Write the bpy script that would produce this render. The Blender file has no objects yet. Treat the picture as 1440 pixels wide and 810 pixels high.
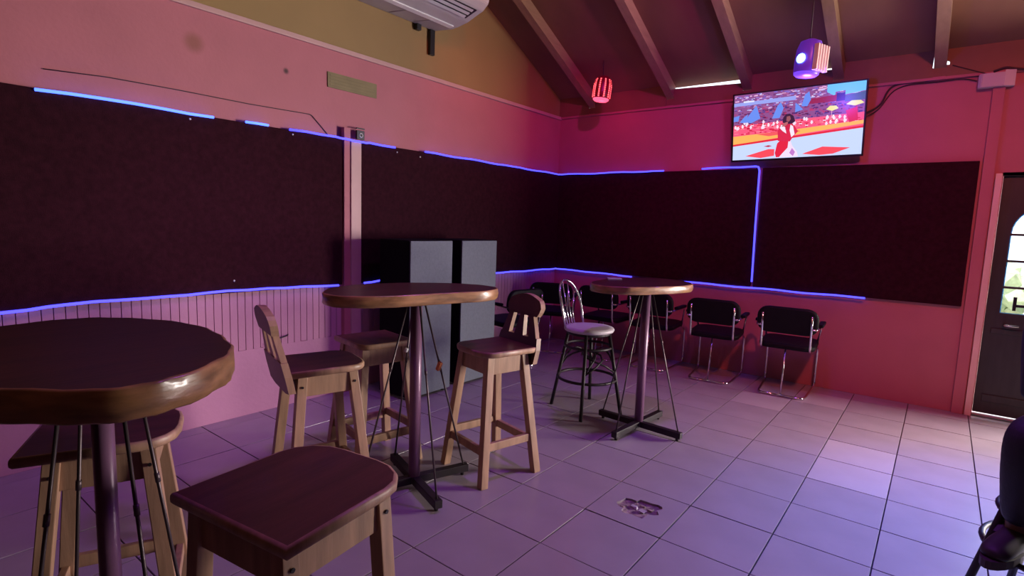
import bpy, bmesh, math, random
from mathutils import Vector, Matrix
random.seed(7)
PI = math.pi
scn = bpy.context.scene
COL = scn.collection

# ------------------------------------------------------------------ camera
cd = bpy.data.cameras.new('camera'); cam = bpy.data.objects.new('camera', cd); COL.objects.link(cam)
cd.sensor_width = 36; cd.lens = 19.36; cd.clip_start = .05; cd.clip_end = 200
R_ = Matrix(((0.786414, -0.098854, 0.609738), (0.616753, 0.071032, -0.783945), (0.034185, 0.992564, 0.116829)))
cam.matrix_world = Matrix.Translation((3.8811, -5.8527, 1.45)) @ R_.to_4x4()
scn.camera = cam

# ------------------------------------------------------------------ sky, sun, lamps, exposure
w = bpy.data.worlds.new('sky'); scn.world = w; w.use_nodes = True
bg = w.node_tree.nodes['Background']; bg.inputs[0].default_value = (.80, .90, 1.0, 1); bg.inputs[1].default_value = 2.2
sd = bpy.data.lights.new('sun', 'SUN'); sd.energy = 9; sd.angle = .01; sd.color = (1, .95, .85)
so = bpy.data.objects.new('sun', sd); COL.objects.link(so); so.rotation_euler = (math.radians(32), 0, math.radians(-12))

def area(name, loc, target, sx, sy, power, color, spread=180):
    l = bpy.data.lights.new(name, 'AREA'); l.shape = 'RECTANGLE'; l.size = sx; l.size_y = sy
    l.energy = power; l.color = color; l.spread = math.radians(spread)
    o = bpy.data.objects.new(name, l); COL.objects.link(o); o.location = loc
    o.rotation_euler = (Vector(target) - Vector(loc)).to_track_quat('-Z', 'Y').to_euler()
    return o
def spot(name, loc, target, power, color, size, blend=1.0, rad=.12):
    l = bpy.data.lights.new(name, 'SPOT'); l.energy = power; l.color = color
    l.spot_size = math.radians(size); l.spot_blend = blend; l.shadow_soft_size = rad
    o = bpy.data.objects.new(name, l); COL.objects.link(o); o.location = loc
    o.rotation_euler = (Vector(target) - Vector(loc)).to_track_quat('-Z', 'Y').to_euler()
    return o
# daylight through the open doorway in the back wall, right of the frame
area('daylight_doorway', (6.95, .80, 1.15), (2.6, -3.0, 1.0), 1.4, 1.5, 650, (1.0, .89, .83))
# unseen party light: coloured spots added without fixtures, aimed at floor and walls
spot('purple_lamp', (3.0, -2.9, 4.1), (2.5, -3.3, 0), 190, (.46, .07, 1.0), 105)
spot('red_lamp_beam', (3.4, -3.0, 3.7), (.0, -1.5, 2.4), 90, (1.0, .05, .10), 34, rad=.05)
spot('magenta_lamp_beam', (3.2, -3.2, 3.7), (.9, 0, 2.35), 190, (1.0, .03, .62), 52, rad=.05)
spot('blue_floor_fill', (4.95, -1.0, 3.2), (4.75, -2.5, 0), 950, (.10, .24, 1.0), 62, rad=.08)  # added spot, stands in for blue sky light on the right floor
spot('red_wash', (4.6, -3.6, 3.7), (3.5, 0, 1.0), 290, (1.0, .17, .17), 74)  # added to redden the lower back wall
spot('orange_lamp_beam', (2.6, -3.4, 3.6), (0, -1.3, 3.15), 60, (1.0, .22, .05), 40, rad=.05)
spot('lavender_wash', (3.0, -4.0, 3.7), (0, -4.3, .45), 130, (.85, .40, 1.0), 44)  # added fill, lifts the low left wall towards lavender
scn.view_settings.view_transform = 'Standard'; scn.view_settings.look = 'None'
scn.view_settings.gamma = 1; scn.view_settings.use_curve_mapping = False
scn.view_settings.exposure = 0.0

# ------------------------------------------------------------------ materials
def mat(name, col, rough=.5, metal=0, var=0, vscale=6, bump=0, bscale=60, spec=.5, emit=None, estr=0,
        stretch=None, col2=None, coat=0):
    m = bpy.data.materials.new(name); m.use_nodes = True
    nt = m.node_tree; N = nt.nodes; L = nt.links; b = N['Principled BSDF']
    b.inputs['Base Color'].default_value = (*col, 1); b.inputs['Roughness'].default_value = rough
    b.inputs['Metallic'].default_value = metal; b.inputs['Specular IOR Level'].default_value = spec
    b.inputs['Coat Weight'].default_value = coat; b.inputs['Coat Roughness'].default_value = .12
    if emit:
        b.inputs['Emission Color'].default_value = (*emit, 1); b.inputs['Emission Strength'].default_value = estr
    if var or bump:
        tc = N.new('ShaderNodeTexCoord'); mp = N.new('ShaderNodeMapping'); L.new(tc.outputs['Object'], mp.inputs[0])
        if stretch: mp.inputs['Scale'].default_value = stretch
    if var:
        n = N.new('ShaderNodeTexNoise'); n.inputs['Scale'].default_value = vscale; n.inputs['Detail'].default_value = 5
        L.new(mp.outputs[0], n.inputs['Vector'])
        rp = N.new('ShaderNodeValToRGB'); L.new(n.outputs['Fac'], rp.inputs[0])
        c2 = col2 or tuple(c * (1 - var) for c in col)
        rp.color_ramp.elements[0].position = .3; rp.color_ramp.elements[1].position = .7
        rp.color_ramp.elements[0].color = (*c2, 1); rp.color_ramp.elements[1].color = (*col, 1)
        L.new(rp.outputs[0], b.inputs['Base Color'])
    if bump:
        n2 = N.new('ShaderNodeTexNoise'); n2.inputs['Scale'].default_value = bscale; n2.inputs['Detail'].default_value = 3
        L.new(mp.outputs[0], n2.inputs['Vector'])
        bp = N.new('ShaderNodeBump'); bp.inputs['Strength'].default_value = bump; bp.inputs['Distance'].default_value = .01
        L.new(n2.outputs['Fac'], bp.inputs['Height']); L.new(bp.outputs[0], b.inputs['Normal'])
    return m

def wall_paint(name, col, spots=()):
    m = mat(name, col, rough=.6, var=.10, vscale=2.5, bump=.12, bscale=40, spec=.3)
    nt = m.node_tree; N = nt.nodes; L = nt.links; b = N['Principled BSDF']
    src = b.inputs['Base Color'].links[0].from_socket
    tc = [n for n in N if n.type == 'TEX_COORD'][0]
    for (p, r, c, amt) in spots:                      # old damp stains with a place of their own
        d = N.new('ShaderNodeVectorMath'); d.operation = 'DISTANCE'; d.inputs[1].default_value = p
        L.new(tc.outputs['Object'], d.inputs[0])
        mr = N.new('ShaderNodeMapRange'); mr.inputs[1].default_value = r * .2; mr.inputs[2].default_value = r
        mr.inputs[3].default_value = amt; mr.inputs[4].default_value = 0; mr.interpolation_type = 'SMOOTHSTEP'
        L.new(d.outputs['Value'], mr.inputs[0])
        mx = N.new('ShaderNodeMix'); mx.data_type = 'RGBA'; mx.inputs[7].default_value = (*c, 1)
        L.new(mr.outputs[0], mx.inputs[0]); L.new(src, mx.inputs[6]); src = mx.outputs[2]
    L.new(src, b.inputs['Base Color'])
    return m

PINK = (.50, .165, .205)
M = dict(
    wall_left=wall_paint('salmon_paint_left', PINK, [((0, -4.245, 2.52), .085, (.24, .09, .05), .65), ((0, -4.95, 2.60), .05, (.24, .1, .06), .4), ((0, -3.62, 2.49), .03, (.05, .03, .03), .9)]),
    wall=wall_paint('salmon_paint', PINK),
    wainscot=wall_paint('pale_pink_paint', (.52, .24, .36)),
    gable=mat('ochre_paint', (.32, .20, .075), rough=.65, var=.15, vscale=1.5),
    ceiling=mat('roof_boards', (.25, .115, .065), rough=.6, var=.25, vscale=3, stretch=(1, .3, 1)),
    rafter=mat('rafter_wood', (.34, .20, .12), rough=.55, var=.2, vscale=4, stretch=(6, .6, 6)),
    trim=mat('trim_paint', (.56, .32, .32), rough=.5, var=.08),
    tile=mat('beige_tile', (.36, .30, .35), rough=.27, var=.14, vscale=3.5, bump=.04, bscale=25),
    tile_pale=mat('pale_tile', (.455, .385, .43), rough=.26, var=.08, vscale=4, bump=.03, bscale=25),
    grout=mat('dark_grout', (.12, .09, .09), rough=.8, var=.3, vscale=12),
    mortar=mat('broken_mortar', (.40, .28, .28), rough=.9, var=.6, vscale=40, bump=.6, bscale=60),
    panel=mat('black_felt', (.036, .007, .014), rough=.95, var=.35, vscale=30, bump=.25, bscale=200, spec=.1),
    top=mat('dark_varnished_wood', (.060, .014, .009), rough=.42, var=.6, vscale=5, stretch=(5, .8, 1), spec=.3, coat=.05, bump=.05, bscale=20),
    edge=mat('honey_wood_edge', (.46, .23, .10), rough=.34, var=.6, vscale=9, stretch=(1, 1, 4), bump=.12, bscale=25, coat=.3),
    stool=mat('stool_wood', (.46, .265, .17), rough=.45, var=.4, vscale=7, stretch=(4, 4, .5), bump=.06, bscale=40),
    seat=mat('seat_wood', (.12, .040, .026), rough=.45, var=.45, vscale=6, stretch=(4, .7, 2), bump=.05, bscale=30, spec=.35, coat=.06),
    backwood=mat('dark_back_wood', (.11, .035, .03), rough=.45, var=.4, vscale=8),
    steel=mat('painted_pole', (.22, .10, .19), rough=.34, metal=.1, var=.2),
    iron=mat('black_iron', (.022, .014, .018), rough=.5, metal=.3, var=.3, vscale=20),
    rod=mat('steel_rod', (.10, .075, .08), rough=.4, metal=.6),
    chrome=mat('chrome', (.72, .70, .72), rough=.16, metal=1),
    pad=mat('black_vinyl', (.006, .005, .008), rough=.6, var=.3, vscale=20, bump=.08, bscale=120, spec=.2),
    cafeseat=mat('lilac_vinyl_seat', (.62, .55, .60), rough=.45, var=.1),
    grille=mat('grey_grille_cloth', (.17, .19, .215), rough=.85, var=.15, vscale=60, bump=.25, bscale=400, spec=.2),
    cabinet=mat('black_cabinet', (.008, .006, .009), rough=.85, var=.3, vscale=15, spec=.15),
    white=mat('white_plastic', (.74, .72, .72), rough=.4, var=.06),
    acwhite=mat('dull_white_plastic', (.50, .48, .49), rough=.4, var=.06),  # darker tone of the white plastic
    grey=mat('grey_plastic', (.50, .48, .52), rough=.5, var=.06),
    vent=mat('olive_plate', (.25, .20, .10), rough=.7, var=.2, vscale=8),
    black=mat('black_plastic', (.012, .011, .014), rough=.4, var=.2),
    cable=mat('dark_cable', (.05, .02, .03), rough=.6, var=.2),
    led=mat('blue_led', (.05, .05, .2), emit=(.055, .05, 1.0), estr=3.2),
    led_near=mat('blue_led_near', (.05, .08, .2), emit=(.05, .11, 1.0), estr=4.6),  # brighter, more cyan copy imitates overexposure of the nearest run
    ledred=mat('red_led', (.3, .02, .02), emit=(1, .07, .09), estr=3.2),
    redlens=mat('red_lens', (.5, .03, .05), emit=(1, .10, .20), estr=1.8, rough=.3),
    redshell=mat('red_shell', (.30, .01, .03), rough=.35, var=.2),
    blueled=mat('blue_lamp_led', (.1, .2, .6), emit=(.16, .45, 1.0), estr=9),
    bluelens=mat('blue_lens', (.1, .05, .6), emit=(.16, .05, 1.0), estr=1.3, rough=.3),
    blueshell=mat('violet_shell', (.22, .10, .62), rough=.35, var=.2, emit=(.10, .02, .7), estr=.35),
    shell=mat('pink_lit_shell', (.75, .60, .58), rough=.4, var=.1),  # pink light on the lamp's right side, put into the colour
    door=mat('dark_door', (.035, .034, .034), rough=.5, var=.35, vscale=5, stretch=(5, 5, .7)),
    jamb=mat('pale_jamb_paint', (.80, .56, .50), rough=.5, var=.06),
    bluefringe=mat('blue_fringe_bead', (.04, .45, .95), rough=.4, var=.1),
    ground=mat('outside_paving', (.62, .58, .52), rough=.8, var=.2, vscale=3),
    leaf=mat('pale_leaves', (.45, .55, .33), rough=.7, var=.4, vscale=9),
    denim=mat('dark_trousers', (.014, .012, .022), rough=.6, var=.3, vscale=25, bump=.2, bscale=60),
    shirt=mat('dark_shirt', (.02, .022, .03), rough=.75, var=.3, vscale=20),
    skin=mat('brown_skin', (.17, .075, .045), rough=.5, var=.15, vscale=12),
    hair=mat('black_hair', (.008, .007, .007), rough=.6, var=.3, bump=.4, bscale=90),
    shoe=mat('dark_shoe', (.035, .022, .03), rough=.55, var=.3, vscale=20),
    sole=mat('shoe_sole', (.07, .045, .06), rough=.7, var=.2),
    orange=mat('orange_tag', (.70, .22, .07), rough=.5, var=.1),
)
g = bpy.data.materials.new('window_glass'); g.use_nodes = True
b_ = g.node_tree.nodes['Principled BSDF']; b_.inputs['Transmission Weight'].default_value = 1; b_.inputs['Roughness'].default_value = .02
b_.inputs['IOR'].default_value = 1.05; b_.inputs['Base Color'].default_value = (.95, .98, 1, 1)
M['glass'] = g

# ------------------------------------------------------------------ mesh helpers
def box(bm, c, s, rot=None, bev=0, mi=0):
    r = bmesh.ops.create_cube(bm, size=1); vs = r['verts']
    bmesh.ops.scale(bm, vec=s, verts=vs)
    if bev:
        es = list({e for v in vs for e in v.link_edges})
        rr = bmesh.ops.bevel(bm, geom=es, offset=bev, segments=2, profile=.6, affect='EDGES')
        vs = list({v for f in rr['faces'] for v in f.verts} | {v for v in vs if v.is_valid})
    if rot is not None: bmesh.ops.rotate(bm, cent=(0, 0, 0), matrix=rot, verts=vs)
    bmesh.ops.translate(bm, vec=c, verts=vs)
    if mi:
        for f in {f for v in vs for f in v.link_faces}: f.material_index = mi
    return vs
def beam(bm, a, b, w, d, up=(0, 0, 1), bev=.003):
    """square bar from a to b; w across, d along the 'up' side"""
    a, b = Vector(a), Vector(b); z = (b - a); L = z.length; z.normalize()
    x = Vector(up).cross(z)
    if x.length < 1e-3: x = Vector((1, 0, 0)).cross(z)
    x.normalize(); y = z.cross(x)
    return box(bm, (a + b) / 2, (w, d, L), Matrix((x, y, z)).transposed(), bev)
def tube(bm, pts, r, seg=8, closed=False, cap=True):
    pts = [Vector(p) for p in pts]; n = len(pts)
    rs = r if isinstance(r, (list, tuple)) else [r] * n
    tang = []
    for i in range(n):
        a = pts[i - 1] if (i or closed) else pts[i]; b = pts[(i + 1) % n] if (i < n - 1 or closed) else pts[i]
        t = (b - a); tang.append(t.normalized() if t.length > 1e-9 else Vector((0, 0, 1)))
    t0 = tang[0]; nrm = t0.orthogonal().normalized(); rings = []
    for i in range(n):
        t = tang[i]
        nrm = (nrm - t * nrm.dot(t))
        nrm = nrm.normalized() if nrm.length > 1e-6 else t.orthogonal().normalized()
        bn = t.cross(nrm)
        rings.append([bm.verts.new(pts[i] + (nrm * math.cos(2 * PI * k / seg) + bn * math.sin(2 * PI * k / seg)) * rs[i]) for k in range(seg)])
    m = n if closed else n - 1
    for i in range(m):
        A, B = rings[i], rings[(i + 1) % n]
        for k in range(seg):
            f = bm.faces.new((A[k], A[(k + 1) % seg], B[(k + 1) % seg], B[k])); f.smooth = True
    if cap and not closed:
        bm.faces.new(rings[0][::-1]); bm.faces.new(rings[-1])
def cyl(bm, a, b, r, seg=14): tube(bm, [a, b], r, seg)
def round_path(pts, rad=.03, n=4):
    pts = [Vector(p) for p in pts]; out = [pts[0]]
    for i in range(1, len(pts) - 1):
        a, p, b = pts[i - 1], pts[i], pts[i + 1]
        ra = min(rad, (a - p).length * .45); rb = min(rad, (b - p).length * .45)
        s = p + (a - p).normalized() * ra; e = p + (b - p).normalized() * rb
        for k in range(n + 1):
            t = k / n; out.append(s * (1 - t) ** 2 + p * 2 * t * (1 - t) + e * t * t)
    out.append(pts[-1]); return out
def lathe(bm, prof, seg=24, c=(0, 0, 0)):
    c = Vector(c); rings = []
    for r, z in prof: rings.append([bm.verts.new(c + Vector((r * math.cos(2 * PI * k / seg), r * math.sin(2 * PI * k / seg), z))) for k in range(seg)])
    for A, B in zip(rings, rings[1:]):
        for k in range(seg):
            f = bm.faces.new((A[k], A[(k + 1) % seg], B[(k + 1) % seg], B[k])); f.smooth = True
    bm.faces.new(rings[0][::-1]); bm.faces.new(rings[-1])
def slab(bm, poly, z0, z1, rnd=.006, bulge=0, edge_mi=0, wob=0):
    """closed outline (ccw), rounded rim; edge faces take edge_mi"""
    n = len(poly); cx = sum(p[0] for p in poly) / n; cy = sum(p[1] for p in poly) / n
    def ring(off, z):
        out = []
        for i, (x, y) in enumerate(poly):
            d = Vector((x - cx, y - cy)); l = d.length or 1
            wv = wob * (math.sin(i * 1.7 + z * 90) + math.sin(i * .6 + 2)) if wob else 0
            out.append(bm.verts.new((x + d.x / l * (off + wv), y + d.y / l * (off + wv), z)))
        return out
    h = z1 - z0
    rs = [ring(-rnd, z0), ring(0, z0 + rnd), ring(bulge, z0 + h * .5), ring(0, z1 - rnd), ring(-rnd * .4, z1 - rnd * .3), ring(-rnd * 1.6, z1)]
    for j, (A, B) in enumerate(zip(rs, rs[1:])):
        for k in range(n):
            f = bm.faces.new((A[k], A[(k + 1) % n], B[(k + 1) % n], B[k])); f.material_index = edge_mi; f.smooth = True
    bm.faces.new(rs[0][::-1]); bm.faces.new(rs[-1])
def extrude_poly(bm, poly, ax, a0, a1):
    """outline in the two axes other than ax, extruded along ax from a0 to a1"""
    def P(p, a):
        q = list(p); q.insert(ax, a); return q
    A = [bm.verts.new(P(p, a0)) for p in poly]; B = [bm.verts.new(P(p, a1)) for p in poly]; n = len(poly)
    for k in range(n): bm.faces.new((A[k], A[(k + 1) % n], B[(k + 1) % n], B[k]))
    bm.faces.new(A[::-1]); bm.faces.new(B)
def chaikin(poly, it=2):
    for _ in range(it):
        out = []
        for i in range(len(poly)):
            a, b = poly[i], poly[(i + 1) % len(poly)]
            out += [(a[0] * .75 + b[0] * .25, a[1] * .75 + b[1] * .25), (a[0] * .25 + b[0] * .75, a[1] * .25 + b[1] * .75)]
        poly = out
    return poly
def obj(name, bm, m, parent=None, smooth=None, loc=None):
    bmesh.ops.recalc_face_normals(bm, faces=bm.faces)
    me = bpy.data.meshes.new(name); bm.to_mesh(me); bm.free()
    for x in (m if isinstance(m, (list, tuple)) else [m]): me.materials.append(M[x])
    o = bpy.data.objects.new(name, me); COL.objects.link(o)
    if parent: o.parent = parent
    if loc: o.location = loc
    return o
def B(): return bmesh.new()
def boxo(name, c, s, m, parent=None, bev=.003, rot=None):
    bm = B(); box(bm, c, s, rot, bev); return obj(name, bm, m, parent)
def tag(o, label, cat, group=None):
    o['label'] = label; o['category'] = cat
    if group: o['group'] = group
    return o
def thing(name, label, cat, loc=(0, 0, 0), rz=0, group=None):
    o = bpy.data.objects.new(name, None); COL.objects.link(o); o.empty_display_size = .1
    o.location = loc; o.rotation_euler = (0, 0, rz)
    return tag(o, label, cat, group)
def struct(o): o['kind'] = 'structure'; return o
def copy_thing(src, loc, rz, label):
    def cp(o, parent):
        c = o.copy(); COL.objects.link(c)
        if parent: c.parent = parent
        for ch in [x for x in ALL_CHILDREN(o)]: cp(ch, c)
        return c
    r = cp(src, None); r.location = loc; r.rotation_euler = (0, 0, rz); r['label'] = label
    return r
def ALL_CHILDREN(o): return [x for x in COL.objects if x.parent == o]

# ------------------------------------------------------------------ the room
X1, Y0 = 7.0, -8.4                     # right wall, wall behind the camera
ZT = 2.76                              # wall top; roof underside rises from here
SL = .47; ZR = 2.96; YR = Y0 / 2       # roof slope, underside at the back wall, ridge
def zroof(y): return ZR + SL * (-y if y > YR else (y - Y0))

# floor: a grout bed with single tiles on it
bm = B(); box(bm, (X1 / 2, Y0 / 2, -.06), (X1 + .3, -Y0 + .3, .09)); floor = struct(obj('floor', bm, 'grout'))   # top at -0.015
T = .4044; GX, GY = 2.5562, -3.8757; J = .006
bm = B(); box(bm, (0, 0, -.0075), (T - J, T - J, .015), bev=.0015); tile0 = obj('tile', bm, 'tile', floor)
tmesh = tile0.data; pmesh = tmesh.copy(); pmesh.materials[0] = M['tile_pale']
HOLE = None; first = True; far = B()
PALE = {(0, 7), (1, 8), (2, 5), (2, 4)}
for i in range(-7, 12):
    for j in range(-12, 10):
        xa, xb = max(GX + i * T, 0), min(GX + (i + 1) * T, X1); ya, yb = max(GY + j * T, Y0), min(GY + (j + 1) * T, 0)
        if xb - xa < .03 or yb - ya < .03: continue
        cx, cy, sx, sy = (xa + xb) / 2, (ya + yb) / 2, (xb - xa) / T, (yb - ya) / T
        if not (xa < 4.9 and ya > -6.2):
            box(far, (cx, cy, -.0075), (T * sx - J, T * sy - J, .015)); continue
        if (i, j) == (0, 1): HOLE = (cx, cy); continue
        o = tile0 if first else tile0.copy()
        if not first: COL.objects.link(o)
        first = False
        o.data = pmesh if (i, j) in PALE else tmesh
        o.location = (cx, cy, random.uniform(-.0015, 0)); o.scale = (sx, sy, 1)
        o.rotation_euler = (random.uniform(-1, 1) * .002, random.uniform(-1, 1) * .002, 0)
o = obj('tile_field', far, 'grout', floor); o['kind'] = 'stuff'  # unseen tiles kept grout-dark to cut bounce light
# the broken tile: an irregular hole down to the mortar bed
hx, hy = HOLE; bm = B(); n = 28
hole = []
for k in range(n):
    a = 2 * PI * k / n
    rr = 1 + .10 * math.sin(3 * a + 1) + .10 * math.sin(7 * a) + random.uniform(-.09, .09)
    x, y = .108 * rr * math.cos(a), .090 * rr * math.sin(a)
    t = math.radians(33); hole.append((x * math.cos(t) - y * math.sin(t) + .003, x * math.sin(t) + y * math.cos(t) - .005))
q = (T - J) / 2; outer = []
for x, y in hole:
    s = q / max(abs(x), abs(y)); outer.append((x * s, y * s))
vo = [bm.verts.new((x, y, 0)) for x, y in outer]; vh = [bm.verts.new((x, y, 0)) for x, y in hole]
vd = [bm.verts.new((x, y, -.015)) for x, y in hole]; vb = [bm.verts.new((x, y, -.015)) for x, y in outer]
corner = {c: bm.verts.new((c[0] * q, c[1] * q, 0)) for c in ((1, 1), (1, -1), (-1, 1), (-1, -1))}
for k in range(n):
    k2 = (k + 1) % n
    bm.faces.new((vo[k], vo[k2], vh[k2], vh[k])); bm.faces.new((vh[k], vh[k2], vd[k2], vd[k]))
    bm.faces.new((vb[k], vb[k2], vo[k2], vo[k]))
    (xa, ya), (xb, yb) = outer[k], outer[k2]
    onx = lambda p: abs(abs(p[0]) - q) < 1e-6
    if onx((xa, ya)) != onx((xb, yb)):
        px, py = (xa, yb) if onx((xa, ya)) else (xb, ya)
        bm.faces.new((vo[k], corner[(1 if px > 0 else -1, 1 if py > 0 else -1)], vo[k2]))
bt = obj('broken_tile', bm, 'tile', floor, loc=(hx, hy, 0)); bt['label'] = 'tile with a ragged hole broken through it'
bm = B(); gv = {}
for k in range(12):
    for l in range(12):
        gv[k, l] = bm.verts.new((-.13 + .26 * k / 11, -.11 + .22 * l / 11, -.0125 + random.uniform(-.002, .005)))
for k in range(11):
    for l in range(11): bm.faces.new((gv[k, l], gv[k + 1, l], gv[k + 1, l + 1], gv[k, l + 1]))
obj('mortar_bed', bm, 'mortar', floor, loc=(hx, hy, 0))
for k, (x, y, s) in enumerate([(-.02, .0, .03), (.03, -.022, .036), (.055, .02, .022), (-.07, -.035, .024), (.012, .03, .02)]):
    bm = B(); v = box(bm, (0, 0, 0), (s, s * .8, .009)); [setattr(q_, 'co', q_.co + Vector((random.uniform(-.006, .006), random.uniform(-.006, .006), 0))) for q_ in v]
    obj('chip', bm, 'tile_pale' if k in (0, 1) else 'mortar', floor, loc=(hx + x, hy + y, -.006))

# walls
bm = B(); box(bm, (-.075, Y0 / 2, ZT / 2), (.15, -Y0 + .3, ZT)); wl = struct(obj('wall_left', bm, 'wall_left'))
bm = B(); extrude_poly(bm, [(.02, ZT), (.02, zroof(0)), (YR, zroof(YR)), (Y0, zroof(Y0)), (Y0, ZT)], 0, -.12, -.004); obj('gable', bm, 'gable', wl)
DX0, DX1, DZ = 4.195, 4.86, 1.955      # door opening
OX0, OX1, OZ = 5.02, 6.85, 2.3         # open doorway right of the frame
bm = B()
for xa, xb, za, zb in ((-.15, DX0, 0, ZT), (DX0, DX1, DZ, ZT), (DX1, OX0, 0, ZT), (OX0, OX1, OZ, ZT), (OX1, X1 + .15, 0, ZT)):
    box(bm, ((xa + xb) / 2, .075, (za + zb) / 2), (xb - xa, .15, zb - za))
wb = struct(obj('wall_back', bm, 'wall'))
bm = B()
for ya, yb, za, zb in ((Y0 - .15, .15, 0, ZT),):
    box(bm, (X1 + .075, (ya + yb) / 2, (za + zb) / 2), (.15, yb - ya, zb - za))
extrude_poly(bm, [(.02, ZT), (.02, zroof(0)), (YR, zroof(YR)), (Y0, zroof(Y0)), (Y0, ZT)], 0, X1, X1 + .12)
struct(obj('wall_right', bm, 'panel'))  # unseen wall, dark felt colour keeps bounce light down
bm = B(); box(bm, (X1 / 2, Y0 - .075, 1.6), (X1 + .3, .15, 3.2)); struct(obj('wall_front', bm, 'panel'))  # also out of view and darkened against bounce

# roof: two slopes on rafters
bm = B()
extrude_poly(bm, [(.02, ZR - .0094), (YR, zroof(YR)), (Y0 - .02, ZR - .0094), (Y0 - .02, ZR + .04), (YR, zroof(YR) + .05), (.02, ZR + .04)], 0, -.2, X1 + .2)
ceil = struct(obj('ceiling', bm, 'ceiling'))
RX = [.455, 1.41, 2.20, 2.985, 3.71, 4.5, 5.3, 6.1]
def rafter(x, back):
    bm = B(); ys = (.0, YR) if back else (Y0, YR)
    zz = lambda y: zroof(y)
    extrude_poly(bm, [(ys[0], zz(ys[0]) - .125), (YR, zz(YR) - .125), (YR, zz(YR)), (ys[0], zz(ys[0]))], 0, x - .042, x + .042)
    return obj('rafter', bm, 'rafter', ceil)
for x in RX: rafter(x, True); rafter(x, False)
bm = B(); box(bm, (X1 / 2, YR, zroof(YR) - .14), (X1, .05, .2)); obj('ridge_beam', bm, 'rafter', ceil)
# closing boards between the rafters; daylight shows where they fall short
edges = [0] + RX + [X1]
for k in range(len(edges) - 1):
    xa = edges[k] + (.042 if k else 0); xb = edges[k + 1] - (.042 if k < len(edges) - 2 else 0)
    pieces = [[(xa, ZT), (xb, ZT), (xb, ZR + .02), (xa, ZR + .02)]]
    if k == 2: pieces = [[(xa, ZT), (xb, ZT), (xb, 2.905), (xa, 2.930)]]
    if k == 3: pieces = [[(xa, ZT), (xb, ZT), (xb, 2.925), (xb - .13, 2.93), (xb - .13, ZR + .02), (xa, ZR + .02)]]
    if k == 4: pieces = [[(xa, ZT), (xb, ZT), (xb, 2.835), (xb - .008, 2.835), (xb - .003, ZR + .02), (xa, ZR + .02)]]
    if k == 5: pieces = [[(xa, ZT), (xb, ZT), (xb, ZR + .02), (xa, ZR + .02), (xa, 2.885), (xa + .018, 2.876), (xa + .018, 2.850), (xa, 2.850)]]
    for pc in pieces:
        bm = B(); extrude_poly(bm, pc, 1, -.03, -.005); obj('closing_board', bm, 'ceiling', ceil)

bm = B(); box(bm, (X1 / 2, -.012, 2.788), (X1, .018, .085)); obj('wall_plate', bm, 'ceiling', ceil)
# trims along the wall tops
bm = B(); box(bm, (.012, Y0 / 2, ZT - .012), (.024, -Y0, .036), bev=.004); struct(obj('trim_1', bm, 'trim'))
bm = B(); box(bm, (X1 / 2, -.014, ZT - .008), (X1, .028, .026), bev=.004); struct(obj('trim_2', bm, 'wall'))
# pilaster left of the door
bm = B(); box(bm, (4.098, -.015, 1.38), (.075, .03, 2.76), bev=.004); struct(obj('trim_3', bm, 'wall'))

# beadboard along the foot of the left wall
bm = B(); box(bm, (.006, Y0 / 2, .24), (.012, -Y0, .48)); obj('wainscot_base', bm, 'wainscot', wl)
bm = B(); box(bm, (.0065, 0, .70), (.013, .0495, .44), bev=.002); bead = obj('beadboard', bm, 'wainscot', wl)
k = 0; y = -.03
while y > -5.7:
    o = bead if k == 0 else bead.copy()
    if k: COL.objects.link(o)
    o.location = (0, y, random.uniform(-.003, .003)); y -= .0535; k += 1
bm = B(); box(bm, (.0055, (Y0 + y) / 2, .70), (.011, abs(Y0 - y), .44)); obj('wainscot_panel', bm, 'wainscot', wl)

# post on the left wall between the two felt panels
p = thing('wall_post', 'pale pink timber post standing against the left wall between two black panels', 'post', (0, 0, 0))
boxo('post_board', (.041, -3.060, 1.03), (.056, .098, 2.06), 'trim', p)
boxo('batten', (.035, -3.137, 1.08), (.044, .060, 2.16), 'wall', p)

# black felt panels
def panel(label, c, s):
    t = thing('wall_panel', label, 'panel', (c[0], c[1], c[2] - s[2] / 2), 0, 'black felt wall panels')
    boxo('felt_board', (0, 0, s[2] / 2), s, 'panel', t, .006)
    return t
PT, PB = 2.07, .905; PH = PT - PB; PC = (PT + PB) / 2
def panel_screws(t, pts):
    for q_ in pts:
        bm = B(); lathe(bm, [(.007, 0), (.006, .003), (.001, .004)], 10); o = obj('screw', bm, 'white', t)
        o.location = Vector(q_) - t.location; o.rotation_euler = (0, PI / 2, 0)
pa = panel('long black felt panel on the left wall, nearer side of the post', (.030, -5.28, PC), (.032, 4.20, PH))
panel_screws(pa, [(.046, -4.30, 2.035), (.046, -3.60, 2.04), (.046, -4.05, .99)])
pb = panel('black felt panel on the left wall between post and room corner', (.030, -1.505, PC), (.032, 2.98, PH))
panel_screws(pb, [(.046, -2.62, 2.03), (.046, -2.35, 2.02)])
panel('black felt panel on the back wall framed by blue light down its right edge', (1.2155, -.019, PC - .004), (2.339, .032, PH))
panel('black felt panel on the back wall under the television, beside the door', (3.225, -.019, PC - .004), (1.63, .032, PH + .012))

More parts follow.
